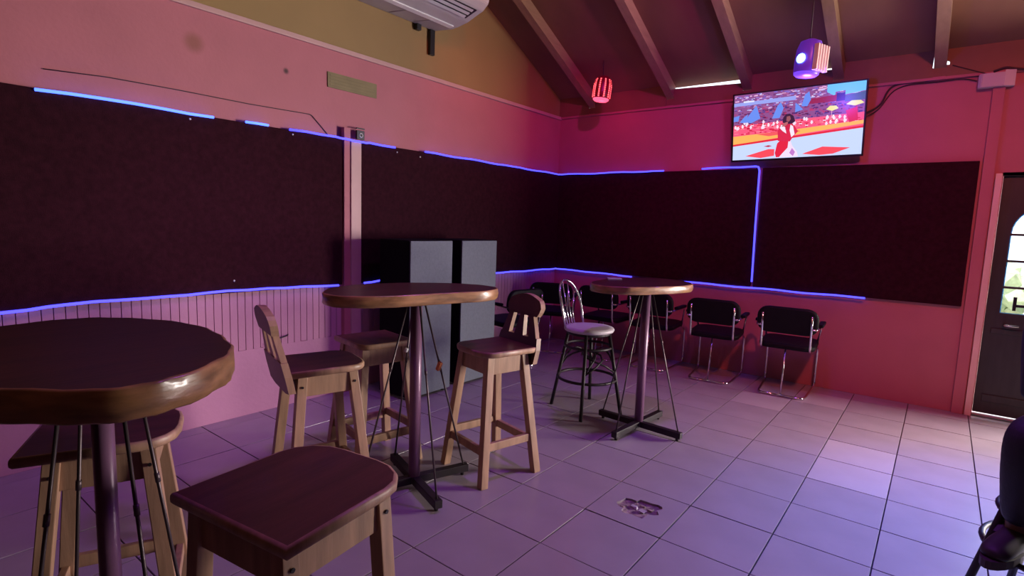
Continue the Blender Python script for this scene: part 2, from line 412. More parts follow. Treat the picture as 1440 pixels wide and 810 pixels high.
# ------------------------------------------------------------------ blue light ropes
def rope(label, pts, sag=.004, m='led'):
    bm = B(); P = []
    for a, b in zip(pts, pts[1:]):
        a, b = Vector(a), Vector(b); n = max(2, int((b - a).length / .12))
        for k in range(n):
            q_ = a.lerp(b, k / n); P.append(q_ + Vector((0, 0, sag * math.sin(k * 1.3 + a.y * 5))) if k else q_)
    P.append(Vector(pts[-1]))
    tube(bm, P, .0085, 8)
    return tag(obj('light_rope', bm, m), label, 'rope light', 'blue rope lights on the panel edges')
xw = .055
rope('blue rope light on the top edge of the left wall panel, nearest long run', [(xw, -5.06, 2.06), (xw, -4.6, 2.072), (xw, -4.16, 2.068)], m='led_near')
rope('short stub of blue rope light on top edge of the left wall panel', [(xw, -3.95, 2.073), (xw, -3.79, 2.075)], m='led_near')
rope('blue rope light crossing in front of the wooden post top', [(xw, -3.63, 2.07), (xw + .01, -3.25, 2.072), (.080, -3.16, 2.066), (.080, -3.0, 2.062), (xw + .01, -2.93, 2.068), (xw, -2.65, 2.066)])
rope('blue rope light along upper panel edges running round the room corner', [(xw, -2.30, 2.072), (xw, -1.0, 2.07), (xw, -.065, 2.066), (.07, -xw, 2.066), (1.405, -xw, 2.072)])
rope('blue rope light turning down beside the television corner, an upside down L', [(1.82, -xw, 2.078), (2.33, -xw, 2.085), (2.375, -xw, 2.078), (2.387, -xw, 2.04), (2.392, -xw, 1.5), (2.402, -xw, .95)])
rope('blue rope light along the bottom of the left panel behind the nearest table', [(xw, -5.6, .885), (xw, -5.15, .899), (xw, -4.98, .913), (xw, -4.6, .915), (xw, -4.1, .924), (xw, -3.68, .914), (xw, -3.22, .902)])
rope('short blue rope light under the panel between post and grey speaker', [(xw, -2.97, .906), (xw, -2.8, .917), (xw, -2.55, .912)])
rope('blue rope light along the bottom panel edge round the corner behind chairs', [(xw, -1.7, .897), (xw, -1.1, .903), (xw, -.07, .900), (.07, -xw, .9), (.6, -xw, .896), (1.10, -xw, .887)])
rope('blue rope light under the right panel above the office chairs', [(1.70, -xw, .886), (2.4, -xw, .889), (3.37, -xw, .892)])

# ------------------------------------------------------------------ fittings on the left wall
v = thing('vent_cover', 'flat olive vent plate high on the pink left wall', 'vent', (.004, -3.047, 2.45))
boxo('plate', (0, 0, .058), (.010, .468, .116), 'vent', v)
for k in range(4): boxo('slat', (.006, 0, .022 + k * .024), (.004, .43, .014), 'vent', v, .001)
bm = B(); tube(bm, round_path([(.006, -5.01, 2.182), (.006, -4.72, 2.203), (.006, -4.35, 2.208), (.006, -3.9, 2.206), (.006, -3.425, 2.216), (.006, -3.31, 2.115), (.006, -3.27, 2.075)], .02), .0032, 6)
tag(obj('wire', bm, 'cable'), 'thin dark wire running along the left wall above the black panel', 'wire')
s = thing('clip_socket', 'small black square socket on top of the wooden post', 'socket', (.062, -3.02, 2.085))
boxo('back_plate', (0, 0, .032), (.02, .075, .072), 'black', s)
bm = B(); tube(bm, [(.0125, .015 * math.cos(a), .03 + .015 * math.sin(a)) for a in [2 * PI * k / 14 for k in range(14)]], .004, 6, closed=True); obj('ring', bm, 'white', s)
boxo('top_rail', (.004, 0, .083), (.012, .08, .010), 'black', s)
h = thing('wall_hook', 'small bent hook on the left wall beneath the beadboard', 'hook', (.012, -3.78, .50))
bm = B(); tube(bm, round_path([(0, .14, .05), (.02, .12, .045), (.03, 0, .03), (.045, -.03, .0)], .02), .005, 6); obj('hook_bar', bm, 'iron', h)

# air conditioner high on the gable
ac = thing('air_conditioner', 'white air conditioner hanging high on the left gable wall', 'air conditioner', (0, -2.80, 3.16))
Lh = .64
bm = B(); extrude_poly(bm, [(.0, .015), (.24, -.012), (.30, -.004), (.42, .015), (.60, .07), (.655, .115), (.67, .16), (.64, .25), (.0, .27)], 1, -Lh, Lh)
bmesh.ops.bevel(bm, geom=[e for e in bm.edges], offset=.006, segments=2, affect='EDGES'); obj('body', bm, 'acwhite', ac)
bm = B(); extrude_poly(bm, [(.255, -.02), (.30, -.014), (.30, .0), (.255, -.004)], 1, -Lh + .02, Lh - .05); obj('drip_lip', bm, 'white', ac)
bm = B(); extrude_poly(bm, [(.46, .020), (.585, .058), (.58, .085), (.45, .045)], 1, -Lh + .07, Lh - .07); obj('outlet', bm, 'black', ac)
for k in range(3):
    bm = B(); box(bm, (.48 + k * .043, 0, .020 + k * .0155), (.026, 2 * Lh - .2, .005), Matrix.Rotation(-.5, 3, 'Y')); obj('louvre', bm, 'grey', ac)
for y in (-.35, .1, .36): boxo('seam_strip', (.135, y, .0), (.22, .008, .008), 'grey', ac, .001, Matrix.Rotation(.11, 3, 'Y'))
boxo('bracket', (.018, .595, -.10), (.03, .055, .22), 'black', ac)
boxo('drain_stub', (.025, .42, -.015), (.04, .05, .05), 'black', ac)

# ------------------------------------------------------------------ television on the back wall
tv = thing('television', 'flat television hung on the back wall showing a stage show', 'television', (2.688, -.115, 2.132))
TW, TH = 1.112, .640
tilt = Matrix.Rotation(math.radians(7.5), 3, 'X'); roll = Matrix.Rotation(math.radians(-.6), 3, 'Y')
TM = (roll @ tilt).to_4x4() @ Matrix.Translation((0, 0, TH / 2))
def tvobj(name, bm, m):
    bmesh.ops.transform(bm, matrix=TM, verts=bm.verts); return obj(name, bm, m, tv)
bm = B(); box(bm, (0, .02, 0), (TW, .04, TH), bev=.004); tvobj('case', bm, 'black')
bm = B()
for c, s_ in (((0, -.003, TH / 2 - .006), (TW, .01, .012)), ((0, -.003, -TH / 2 + .009), (TW, .01, .018)), ((-TW / 2 + .006, -.003, 0), (.012, .01, TH)), ((TW / 2 - .006, -.003, 0), (.012, .01, TH))): box(bm, c, s_)
tvobj('bezel', bm, 'black')
boxo('wall_mount', (0, .065, .30), (.30, .09, .22), 'black', tv)
# the picture on the screen: flat coloured shapes, u to the right, v downwards
bm = B(); cl = bm.loops.layers.float_color.new('pic'); SW, SH = TW - .024, TH - .030; layer = [0]
def shape(pts, c):
    layer[0] += 1
    vs = [bm.verts.new(((u - .5) * SW, -.001 - layer[0] * .000004, (.5 - v) * SH + .003)) for u, v in pts]
    f = bm.faces.new(vs)
    lin = [((q_ / 255 + .055) / 1.055) ** 2.4 if q_ > 10 else q_ / 3300 for q_ in c]
    for l in f.loops: l[cl] = (*lin, 1)
def rect(u, v, a, b, c): shape([(u, v), (u, v + b), (u + a, v + b), (u + a, v)], c)
rect(0, 0, 1, .5, (140, 80, 140))
rr = random.Random(3)
for k in range(420):                                            # the stands
    v = rr.uniform(0, .24); rect(rr.uniform(0, .97), v, rr.uniform(.01, .035), rr.uniform(.008, .018), rr.choice([(200, 150, 210), (150, 110, 190), (120, 100, 200), (230, 180, 220), (110, 60, 120), (170, 90, 150), (190, 190, 240)]))
for k in range(300):
    rect(rr.uniform(0, .97), rr.uniform(.22, .50), rr.uniform(.01, .03), rr.uniform(.01, .022), rr.choice([(110, 40, 90), (80, 40, 110), (150, 50, 100), (90, 30, 80), (180, 60, 110), (70, 50, 130)]))
shape([(0, .12), (0, .17), (.5, .16), (.5, .10)], (150, 160, 235)); rect(.08, .10, .09, .025, (220, 220, 250))
shape([(.73, 0), (.73, .10), (.79, .17), (.79, .11), (.86, .10), (.86, .16), (1, .13), (1, 0)], (110, 190, 245))
shape([(.6, .17), (.6, .24), (.8, .24), (.8, .15)], (150, 40, 80))
shape([(.80, .13), (.80, .24), (.86, .24), (.86, .13)], (50, 40, 120)); shape([(.86, .17), (.86, .26), (1, .25), (1, .14)], (70, 90, 130))
shape([(0, .47), (0, .80), (1, .64), (1, .42)], (250, 88, 128))                                                  # the field
for k in range(150): 
    u = rr.uniform(0, .97); rect(u, rr.uniform(.45, .62 - .05 * u), rr.uniform(.01, .04), rr.uniform(.008, .02), rr.choice([(255, 100, 120), (215, 40, 75), (250, 130, 150), (200, 30, 60)]))
for k in range(44):
    u = rr.uniform(.0, .95); v = rr.uniform(.40, .52); rect(u, v, .012, .05, rr.choice([(240, 220, 240), (255, 235, 240), (200, 30, 50)])); rect(u - .004, v + .02, .022, .015, (235, 215, 235))
shape([(0, .63), (0, .76), (.45, .68), (1, .58), (1, .53), (.4, .60)], (246, 178, 92)); shape([(.2, .62), (.3, .66), (.55, .62), (.5, .585)], (240, 90, 95))
shape([(0, .755), (0, .785), (1, .635), (1, .605)], (225, 40, 60))
shape([(0, .785), (0, 1), (1, 1), (1, .635)], (196, 212, 250))
shape([(.11, .945), (.24, .985), (.35, .96), (.35, .86), (.30, .855)], (245, 75, 90)); shape([(.57, .955), (.70, .985), (.80, .975), (.92, .90), (.72, .865)], (245, 75, 90))
shape([(.26, .81), (.30, .825), (.33, .81), (.30, .795)], (190, 50, 80))
for pts in ([(.10, .42), (.12, .34), (.19, .18), (.225, .38), (.15, .44)], [(.05, .42), (.09, .34), (.12, .30), (.11, .43)], [(.32, .40), (.36, .22), (.385, .17), (.41, .26), (.38, .40)], [(.50, .34), (.50, .20), (.53, .25), (.56, .31)], [(.545, .26), (.57, .10), (.60, .06), (.615, .18), (.59, .27)], [(0, .40), (.0, .33), (.05, .31), (.04, .40)]): shape(pts, (105, 140, 235))
for u, v, a in ((.73, .34, .09), (.87, .295, .125)): shape([(u, v), (u + a * .5, v + .03), (u + a, v), (u + a * .8, v - .04), (u + a * .3, v - .045)], (235, 225, 130))
rect(.77, .36, .004, .14, (230, 180, 190)); rect(.94, .32, .004, .14, (200, 40, 60)); shape([(.87, .38), (.90, .55), (.96, .52), (.95, .34)], (215, 40, 70))
# the performer in the middle
shape([(.36, .99), (.355, .88), (.375, .80), (.39, .72), (.47, .72), (.49, .82), (.53, .92), (.54, .99)], (235, 215, 240))
shape([(.355, .92), (.37, .78), (.40, .72), (.46, .73), (.455, .85), (.42, .92), (.39, .985), (.365, .985)], (222, 35, 65))
shape([(.375, .74), (.37, .60), (.385, .53), (.41, .50), (.46, .50), (.50, .53), (.53, .62), (.50, .68), (.47, .76)], (214, 40, 75))
shape([(.385, .55), (.40, .50), (.43, .55), (.44, .64), (.41, .60)], (240, 225, 240)); shape([(.46, .50), (.49, .54), (.505, .66), (.48, .70), (.465, .60)], (240, 225, 240))
shape([(.43, .58), (.43, .50), (.45, .46), (.47, .50), (.465, .58)], (200, 35, 70))
shape([(.405, .47), (.41, .40), (.43, .355), (.46, .35), (.49, .39), (.505, .47), (.48, .50), (.43, .50)], (60, 30, 60))
shape([(.435, .45), (.437, .39), (.462, .385), (.47, .43), (.455, .47)], (150, 85, 95))
shape([(.40, .535), (.415, .485), (.445, .465), (.45, .49), (.43, .53)], (180, 100, 105))
shape([(.47, .93), (.49, .86), (.515, .92), (.50, .98)], (190, 120, 200))
pm = bpy.data.materials.new('screen_picture'); pm.use_nodes = True
pb_ = pm.node_tree.nodes['Principled BSDF']; at = pm.node_tree.nodes.new('ShaderNodeAttribute'); at.attribute_name = 'pic'
pb_.inputs['Base Color'].default_value = (.01, .01, .01, 1); pb_.inputs['Emission Strength'].default_value = 1.12; pb_.inputs['Roughness'].default_value = .25
pm.node_tree.links.new(at.outputs['Color'], pb_.inputs['Emission Color']); M['pic'] = pm
me = bpy.data.meshes.new('screen'); bmesh.ops.transform(bm, matrix=TM, verts=bm.verts); bm.normal_update()
for f in bm.faces:
    if f.normal.y > 0: f.normal_flip()
bm.to_mesh(me); bm.free(); me.materials.append(pm); sc_ = bpy.data.objects.new('screen', me); COL.objects.link(sc_); sc_.parent = tv

# cables and junction box beside it
jb = thing('junction_box', 'pale grey junction box with cables at the wall top, right of the television', 'junction box', (4.07, -.035, 2.635))
bm = B(); extrude_poly(bm, [(-.105, .034), (-.105, -.02), (-.085, -.035), (.055, -.035), (.065, .034)], 2, 0, .105); bmesh.ops.bevel(bm, geom=[e for e in bm.edges], offset=.004, segments=2, affect='EDGES'); obj('housing', bm, 'grey', jb)
bm = B(); extrude_poly(bm, [(.050, -.037), (.115, -.012), (.115, .034), (.066, .034)], 2, .0, .118); obj('end_cover', bm, 'white', jb)
def cable(label, pts, r=.006):
    bm = B(); tube(bm, round_path(pts, .06, 5), r, 6); return tag(obj('cable', bm, 'cable'), label, 'cable', 'cables by the junction box')
cable('upper dark cable looping from television to junction box', [(3.20, -.05, 2.50), (3.33, -.012, 2.575), (3.365, -.012, 2.70), (3.43, -.012, 2.745), (3.62, -.012, 2.742), (3.80, -.012, 2.752), (3.955, -.012, 2.741), (4.0, -.012, 2.735)], .008)
cable('lower dark cable looping from television to junction box', [(3.20, -.05, 2.47), (3.31, -.012, 2.53), (3.40, -.012, 2.69), (3.50, -.012, 2.728), (3.72, -.012, 2.724), (3.87, -.012, 2.732), (3.955, -.012, 2.70)], .005)
cable('thin cable dropping from the bright gap under the roof to the junction box', [(3.79, -.034, 2.84), (3.88, -.034, 2.80), (3.95, -.034, 2.77), (4.03, -.034, 2.735)], .004)
cable('thick dark cable leaving the junction box towards the door side', [(4.05, -.034, 2.755), (4.12, -.036, 2.78), (4.17, -.034, 2.76), (4.30, -.034, 2.735), (4.6, -.034, 2.73)], .009)

# ------------------------------------------------------------------ party lamps
def party_lamp(label, loc, strips, lens, shell, face, drop, rz, tiltv):
    t = thing('party_lamp', label, 'lamp', loc, rz, 'party lamps under the roof')
    R = Matrix.Rotation(tiltv, 3, 'Y')
    def add(name, bm, m):
        bmesh.ops.rotate(bm, cent=(0, 0, .13), matrix=R, verts=bm.verts); return obj(name, bm, m, t)
    bm = B(); lathe(bm, [(.070, .015), (.088, .03), (.092, .10), (.088, .19), (.070, .245), (.03, .262)], 20); add('shade', bm, shell)
    bm = B(); lathe(bm, [(.02, -.004), (.065, 0), (.084, .014), (.086, .028), (.07, .034)], 20); add('lens', bm, lens)
    if strips:
        for k in range(10):
            a = 2 * PI * k / 10 + .2; bm = B()
            for z in range(9):
                zz = .045 + z * .0215; r = .091 if z < 6 else .088 - (z - 6) * .006
                box(bm, (r * math.cos(a), r * math.sin(a), zz), (.012, .014, .016), Matrix.Rotation(a, 3, 'Z'), .003)
            add('led_strip', bm, strips)
    if face:
        bm = B(); lathe(bm, [(.028, 0), (.034, .012), (.02, .022)], 14)
        bmesh.ops.rotate(bm, cent=(0, 0, 0), matrix=Matrix.Rotation(PI / 2, 3, 'X'), verts=bm.verts); bmesh.ops.translate(bm, vec=(.0, -.084, .115), verts=bm.verts); add('led', bm, face)
        bm = B()
        for k in range(5): beam(bm, (.098, -.064 + k * .032, .03), (.090, -.064 + k * .032, .21), .016, .034)
        add('side_guard', bm, 'shell')
    bm = B(); cyl(bm, (0, 0, .255), (0, 0, drop), .004, 6); obj('cord', bm, 'cable', t)
    return t
party_lamp('red party lamp of glowing strips hanging under the dark roof near the corner', (.846, -.5, 2.775), 'ledred', 'redlens', 'redshell', None, zroof(-.5) - 2.775, .3, .10)
party_lamp('blue party lamp hanging on a cord above the television', (2.958, -1.2, 2.60), None, 'bluelens', 'blueshell', 'blueled', zroof(-1.2) - 2.60, -.35, .08)
for nm, lc, cc, e in (('red_glow', (.846, -.5, 2.72), (1, .05, .10), 1.5), ('blue_glow', (2.958, -1.2, 2.53), (.20, .08, 1), 14)):
    l = bpy.data.lights.new(nm, 'POINT'); l.energy = e; l.color = cc; l.shadow_soft_size = .05; o = bpy.data.objects.new(nm, l); COL.objects.link(o); o.location = lc

# ------------------------------------------------------------------ door at the right
d = bpy.data.objects.new('door_1', None); COL.objects.link(d); d.location = (DX0, .03, 0); struct(d)
def part(name, c, s, m, bev=.003, rot=None): return boxo(name, c, s, m, d, bev, rot)
DW = DX1 - DX0
part('jamb', (-.028, -.025, .985), (.042, .07, 1.97), 'jamb')
part('jamb', (DW + .02, -.02, .985), (.04, .07, 1.97), 'jamb')
part('head', (DW / 2 - .01, .0, DZ + .012), (DW, .06, .03), 'door')
# leaf with an arched light
GX0, GW, GZ0, GZ1 = .088, .49, .865, 1.50
gr = GW / 2; gcx = GX0 + gr
bm = B(); outl = []; z0, z1 = .030, DZ - .004
arch = [(GX0, GZ0)] + [(gcx - gr * math.cos(a), GZ1 + gr * 1.0 * math.sin(a)) for a in [PI * k / 16 for k in range(17)]] + [(GX0 + GW, GZ0)]
def leaf_faces(y0_, y1_):
    n = len(arch)
    ring_o = []
    for (x, z) in arch:
        if (x, z) == arch[0]: ring_o.append((0.004, z0))
        elif (x, z) == arch[-1]: ring_o.append((DW - .004, z0))
        else:
            k = arch.index((x, z)); t = (k - 1) / 16
            if t <= .25: ring_o.append((.004, GZ1 + (z1 - GZ1) * t / .25))
            elif t >= .75: ring_o.append((DW - .004, GZ1 + (z1 - GZ1) * (1 - t) / .25))
            else: ring_o.append((.004 + (DW - .008) * (t - .25) / .5, z1))
    A = [bm.verts.new((x, y0_, z)) for x, z in arch]; O = [bm.verts.new((x, y0_, z)) for x, z in ring_o]
    A2 = [bm.verts.new((x, y1_, z)) for x, z in arch]; O2 = [bm.verts.new((x, y1_, z)) for x, z in ring_o]
    for k in range(n):
        k2 = (k + 1) % n
        bm.faces.new((A[k], A[k2], O[k2], O[k])); bm.faces.new((A2[k], O2[k], O2[k2], A2[k2]))
        bm.faces.new((A[k], A2[k], A2[k2], A[k2])); bm.faces.new((O[k], O[k2], O2[k2], O2[k]))
leaf_faces(0, .04); obj('leaf', bm, 'door', d)
bm = B(); tube(bm, [(x, .02, z) for x, z in arch], .011, 6, closed=True); obj('fringe_bead', bm, 'bluefringe', d)  # blue tube imitates the coloured light fringe round the panes
bm = B(); vs = [bm.verts.new((x, .018, z)) for x, z in arch]; bm.faces.new(vs); vs2 = [bm.verts.new((x, .022, z)) for x, z in arch]; bm.faces.new(vs2[::-1])
for k in range(len(vs)): bm.faces.new((vs[k], vs2[k], vs2[(k + 1) % len(vs)], vs[(k + 1) % len(vs)]))
obj('pane', bm, 'glass', d)
for z in (1.075, 1.285, 1.495): part('muntin', (gcx, .018, z), (GW, .03, .018), 'door')
part('muntin', (gcx, .018, 1.15), (.018, .03, .62), 'door')
bm = B(); tube(bm, round_path([(.125, -.005, .775), (.125, -.05, .775), (.21, -.055, .775)], .015), .009, 8); obj('door_handle', bm, 'chrome', d)
part('latch_plate', (.17, -.01, .95), (.022, .03, .11), 'black'); part('latch_bolt', (.20, -.014, .935), (.07, .02, .022), 'black')
part('panel_rail', (DW / 2, -.004, .72), (DW - .1, .012, .04), 'door'); part('panel_rail', (DW / 2, -.004, .16), (DW - .1, .012, .06), 'door')
part('threshold', (DW / 2, .05, .008), (DW, .10, .016), 'grey')
# outside: paving and a hedge seen through the panes
bm = B(); box(bm, (4.5, 8.2, -.06), (30, 16, .1)); struct(obj('ground', bm, 'ground'))
bm = B()
for k in range(150):
    a = random.uniform(1.5, 9.5); z = random.uniform(.05, .95); r = random.uniform(.14, .26)
    bmesh.ops.create_icosphere(bm, subdivisions=1, radius=r, matrix=Matrix.Translation((a, 6.6 + random.uniform(-.35, .35), max(r * .8, z))))
for v_ in bm.verts: v_.co += Vector((random.uniform(-.05, .05), random.uniform(-.05, .05), random.uniform(-.03, .05)))
tag(obj('hedge', bm, 'leaf'), 'pale green hedge outside, seen through the arched door panes', 'hedge')

# ------------------------------------------------------------------ speakers
def speaker(label, loc):
    t = thing('tower_speaker', label, 'speaker', loc, 0, 'pair of tall speakers')
    H = 1.29
    boxo('cabinet', (0, 0, H / 2 + .01), (.36, .47, H - .02), 'cabinet', t, .008)
    boxo('grille', (.184, 0, H / 2 + .01), (.014, .462, H - .03), 'grille', t, .005)
    for x in (-.14, .14):
        for y in (-.19, .19):
            bm = B(); lathe(bm, [(.02, 0), (.022, .012), (.02, .02)], 12, (x, y, 0)); obj('foot', bm, 'black', t)
    return t
speaker('tall grey-fronted speaker left of the pair, behind the middle bar table', (.44, -2.737, 0))
speaker('tall grey-fronted speaker right of the pair, behind the backed wooden stool', (.44, -2.155, 0))

# ------------------------------------------------------------------ bar tables
def bar_table(label, loc, ztop, th, outline, arm_rot, arm, top_m='top', pole_r=.031, rtop=.045, tags=()):
    t = thing('bar_table', label, 'table', loc, 0, 'slab-topped bar tables')
    bm = B(); slab(bm, chaikin(outline, 2), ztop - th, ztop, .005, .002, 1, .0035); obj('tabletop', bm, [top_m, 'edge'], t)
    bm = B(); lathe(bm, [(.10, ztop - th - .008), (.10, ztop - th)], 20); obj('flange', bm, 'iron', t)
    bm = B(); cyl(bm, (0, 0, .03), (0, 0, ztop - th - .006), pole_r, 18); obj('pole', bm, 'steel', t)
    for k in range(4):
        a = arm_rot + k * PI / 2; dx, dy = math.cos(a), math.sin(a)
        bm = B(); beam(bm, (dx * .02, dy * .02, .042), (dx * arm, dy * arm, .042), .042, .042); obj('base_arm', bm, 'iron', t)
        bm = B(); lathe(bm, [(.010, 0), (.012, .016), (.008, .024)], 10, (dx * (arm - .03), dy * (arm - .03), 0)); obj('foot', bm, 'iron', t)
        e = arm - .025
        bm = B(); cyl(bm, (dx * rtop, dy * rtop, ztop - th - .005), (dx * e, dy * e, .06), .0052, 8); rod = obj('tie_rod', bm, 'rod', t)
        bm = B(); f0 = .35; q0 = Vector((dx * rtop, dy * rtop, ztop - th)).lerp(Vector((dx * e, dy * e, .06)), f0); q1 = Vector((dx * rtop, dy * rtop, ztop - th)).lerp(Vector((dx * e, dy * e, .06)), f0 + .03)
        cyl(bm, q0, q1, .0075, 8); obj('turnbuckle', bm, 'rod', rod)
        for (kk, fr, mm, sz) in tags:
            if kk == k:
                q0 = Vector((dx * rtop, dy * rtop, ztop - th)).lerp(Vector((dx * e, dy * e, .06)), fr)
                bm = B(); box(bm, (q0.x + .004, q0.y - .010, q0.z), sz, Matrix.Rotation(.4, 3, 'Y'), .004); obj('tag', bm, mm, rod)
    return t
T1 = [(.302, .209), (.152, .266), (-.007, .293), (-.204, .269), (-.354, .197), (-.436, .110), (-.463, -.01), (-.43, -.16), (-.30, -.30), (-.10, -.37), (.10, -.355), (.26, -.29), (.385, -.198), (.454, -.120), (.478, -.04), (.456, .032), (.393, .135)]
T2 = [(-.207, -.45), (-.36, -.27), (-.37, -.03), (-.27, .25), (-.04, .445), (.12, .475), (.215, .43), (.262, .277), (.216, .119), (.158, -.055), (.122, -.229), (.062, -.349), (-.056, -.462)]
T3 = [(-.12, -.46), (-.2637, -.37), (-.32, -.145), (-.30, .15), (-.19, .33), (-.05, .41), (.10, .40), (.22, .29), (.27, .15), (.235, -.06), (.1065, -.33), (.0, -.44)]
bar_table('nearest bar table with thick dark round top cut by left photo edge', (2.16, -5.40, 0), 1.10, .072, T1[::-1], math.radians(12), .25, pole_r=.026, rtop=.085)
bar_table('middle bar table, half round slab top, in front of the grey speakers', (1.72, -3.89, 0), 1.085, .058, T2[::-1], math.radians(-20), .325,
          tags=((2, .30, 'white', (.016, .016, .022)), (1, .38, 'orange', (.022, .022, .05))))
bar_table('farthest bar table with slab top beside the black cafe stool', (2.265, -2.228, 0), 1.068, .052, T3[::-1], math.radians(-4.5), .33)

# small thing on the far table
bm = B(); box(bm, (2.02, -2.25, 1.068 + .006), (.10, .05, .012), Matrix.Rotation(.6, 3, 'Z'), .003)
tag(obj('paper_slip', bm, 'white'), 'small pale slip lying on the farthest bar table', 'paper')

# ------------------------------------------------------------------ wooden bar stools
def outline_seat(w, dp, clip):
    """rear corners sharp, front corners rounded"""
    h, q_ = w / 2, dp / 2
    pts = [(-h, -q_), (h, -q_), (h * .99, q_ - clip * 1.6)]
    for k in range(5):
        a = PI / 2 * k / 4; pts.append((h * .99 - clip * 1.3 + clip * 1.3 * math.cos(a), q_ - clip * 1.1 + clip * 1.1 * math.sin(a)))
    for k in range(5):
        a = PI / 2 + PI / 2 * k / 4; pts.append((-h * .99 + clip * 1.3 + clip * 1.3 * math.cos(a), q_ - clip * 1.1 + clip * 1.1 * math.sin(a)))
    pts.append((-h * .99, q_ - clip * 1.6)); return pts
def wood_stool(label, loc, rz, w=.36, dp=.36, zs=.745, clip=.08, back=None, foot=.19, fdy=0, str_z=.19, headx=.125, yo=0, fy=None):
    t = thing('wooden_bar_stool', label, 'stool', loc, rz, GS)
    bm = B(); slab(bm, outline_seat(w, dp, clip), zs - .032, zs, .007, .001, 1); obj('seat', bm, ['seat', 'stool'], t)
    tx, ty = headx, headx * .95; bx, by = foot + .005, (fy or foot); zt = zs - .034; ls = .044
    cor = [(-1, -1), (1, -1), (1, 1), (-1, 1)]
    def P(c, z):
        k = (zt - z) / zt; return Vector((c[0] * (tx + (bx - tx) * k), yo + c[1] * (ty + (by - ty) * k), z))
    for c in cor:
        bm = B(); beam(bm, P(c, .0), P(c, zt), ls, ls, up=(0, 1, 0)); 
        for v_ in bm.verts:
            if v_.co.z < .03: v_.co.z = max(v_.co.z, 0) if v_.co.z > .004 else 0
        obj('leg', bm, 'stool', t)
    for k in range(4):
        a, b = cor[k], cor[(k + 1) % 4]
        bm = B(); za = zt - .052; beam(bm, P(a, za), P(b, za), .022, .095, up=(0, 0, 1)); obj('apron', bm, 'stool', t)
        bm = B(); zz = str_z + (.025 if k % 2 else 0); beam(bm, P(a, zz), P(b, zz), .024, .045, up=(0, 0, 1)); o = obj('stretcher', bm, 'stool', t)
    for k in (0, 1):                                              # peg heads in the front legs
        c = cor[k + 1]; q_ = P(c, zt - .05) + Vector((.024 if k == 0 or c[0] > 0 else -.024, 0, 0))
        bm = B(); tube(bm, [q_, q_ + Vector((.003, 0, 0))], .006, 8); obj('peg', bm, 'iron', t)
    if back:
        yb = -dp / 2 + .012; lean = .22
        def Q(x, z): return (x, yb - (z - zs) * lean, z)
        def board(name, poly, th, m, rear=0):
            bm = B(); n = len(poly)
            A = [bm.verts.new(Q(x, z)) for x, z in poly]; C = [bm.verts.new((Vector(Q(x, z)) - Vector((0, th, 0)))) for x, z in poly]
            for k in range(n): bm.faces.new((A[k], A[(k + 1) % n], C[(k + 1) % n], C[k])).material_index = 1
            bm.faces.new(A[::-1]); bm.faces.new(C).material_index = rear
            return obj(name, bm, [m, 'stool'], t)
        hw = w / 2
        # lower board, fixed to the back of the seat
        board('back_base', [(-hw, zs - .10), (-hw * .55, zs - .115), (hw * .55, zs - .115), (hw, zs - .10), (hw * 1.02, zs - .02), (hw * .95, zs + .045), (-hw * .95, zs + .045), (-hw * 1.02, zs - .02)], .032, 'backwood')
        # crest with raised horns and a curved top
        cr = [(-hw * .74, zs + .165), (-hw * .82, zs + .19), (-hw * .86, zs + .215), (-hw * .80, zs + .24)] + [(hw * 2 * (-.36 + .72 * k / 8), zs + .238 + .05 * math.sin(PI * (.12 + .76 * k / 8))) for k in range(9)] + [(hw * .80, zs + .24), (hw * .86, zs + .215), (hw * .82, zs + .19), (hw * .74, zs + .165)] 
        board('crest', cr[::-1], .034, 'backwood')
        for x0, x1_, wb_, wt_ in ((-hw * .72, -hw * .44, .07, .035), (0, 0, .085, .030), (hw * .72, hw * .56, .07, .04)):
            board('slat', [(x0 - wb_ / 2, zs + .04), (x0 + wb_ / 2, zs + .04), (x1_ + wt_ / 2, zs + .18), (x1_ - wt_ / 2, zs + .18)], .028, 'backwood', 1)  # pale slats; their fronts take dark wood in place of shade
    return t
GS = 'wooden bar stools'
rot = lambda fx, fy: math.atan2(-fx, fy)
wood_stool('front wooden stool with broad bare seat, nearest the camera', (2.62, -5.10, 0), rot(-.143, .99), .43, .43, .76, .11, foot=.195, headx=.155, yo=-.025, fy=.165)
wood_stool('backless wooden stool half under the nearest bar table', (1.80, -5.287, 0), rot(.42, .906), .36, .41, .745, .10)
wood_stool('wooden stool with shaped back left of the middle table, facing it', (1.50, -4.325, 0), rot(.28, .96), .36, .385, .745, .08, back=True)
wood_stool('backless wooden stool behind the pole of the middle table', (1.255, -3.80, 0), rot(.985, -.17), .34, .36, .745, .06)
wood_stool('wooden stool with slatted back between middle table and cafe stool', (1.875, -3.43, 0), rot(-.24, -.97), .36, .37, .745, .085, back=True)

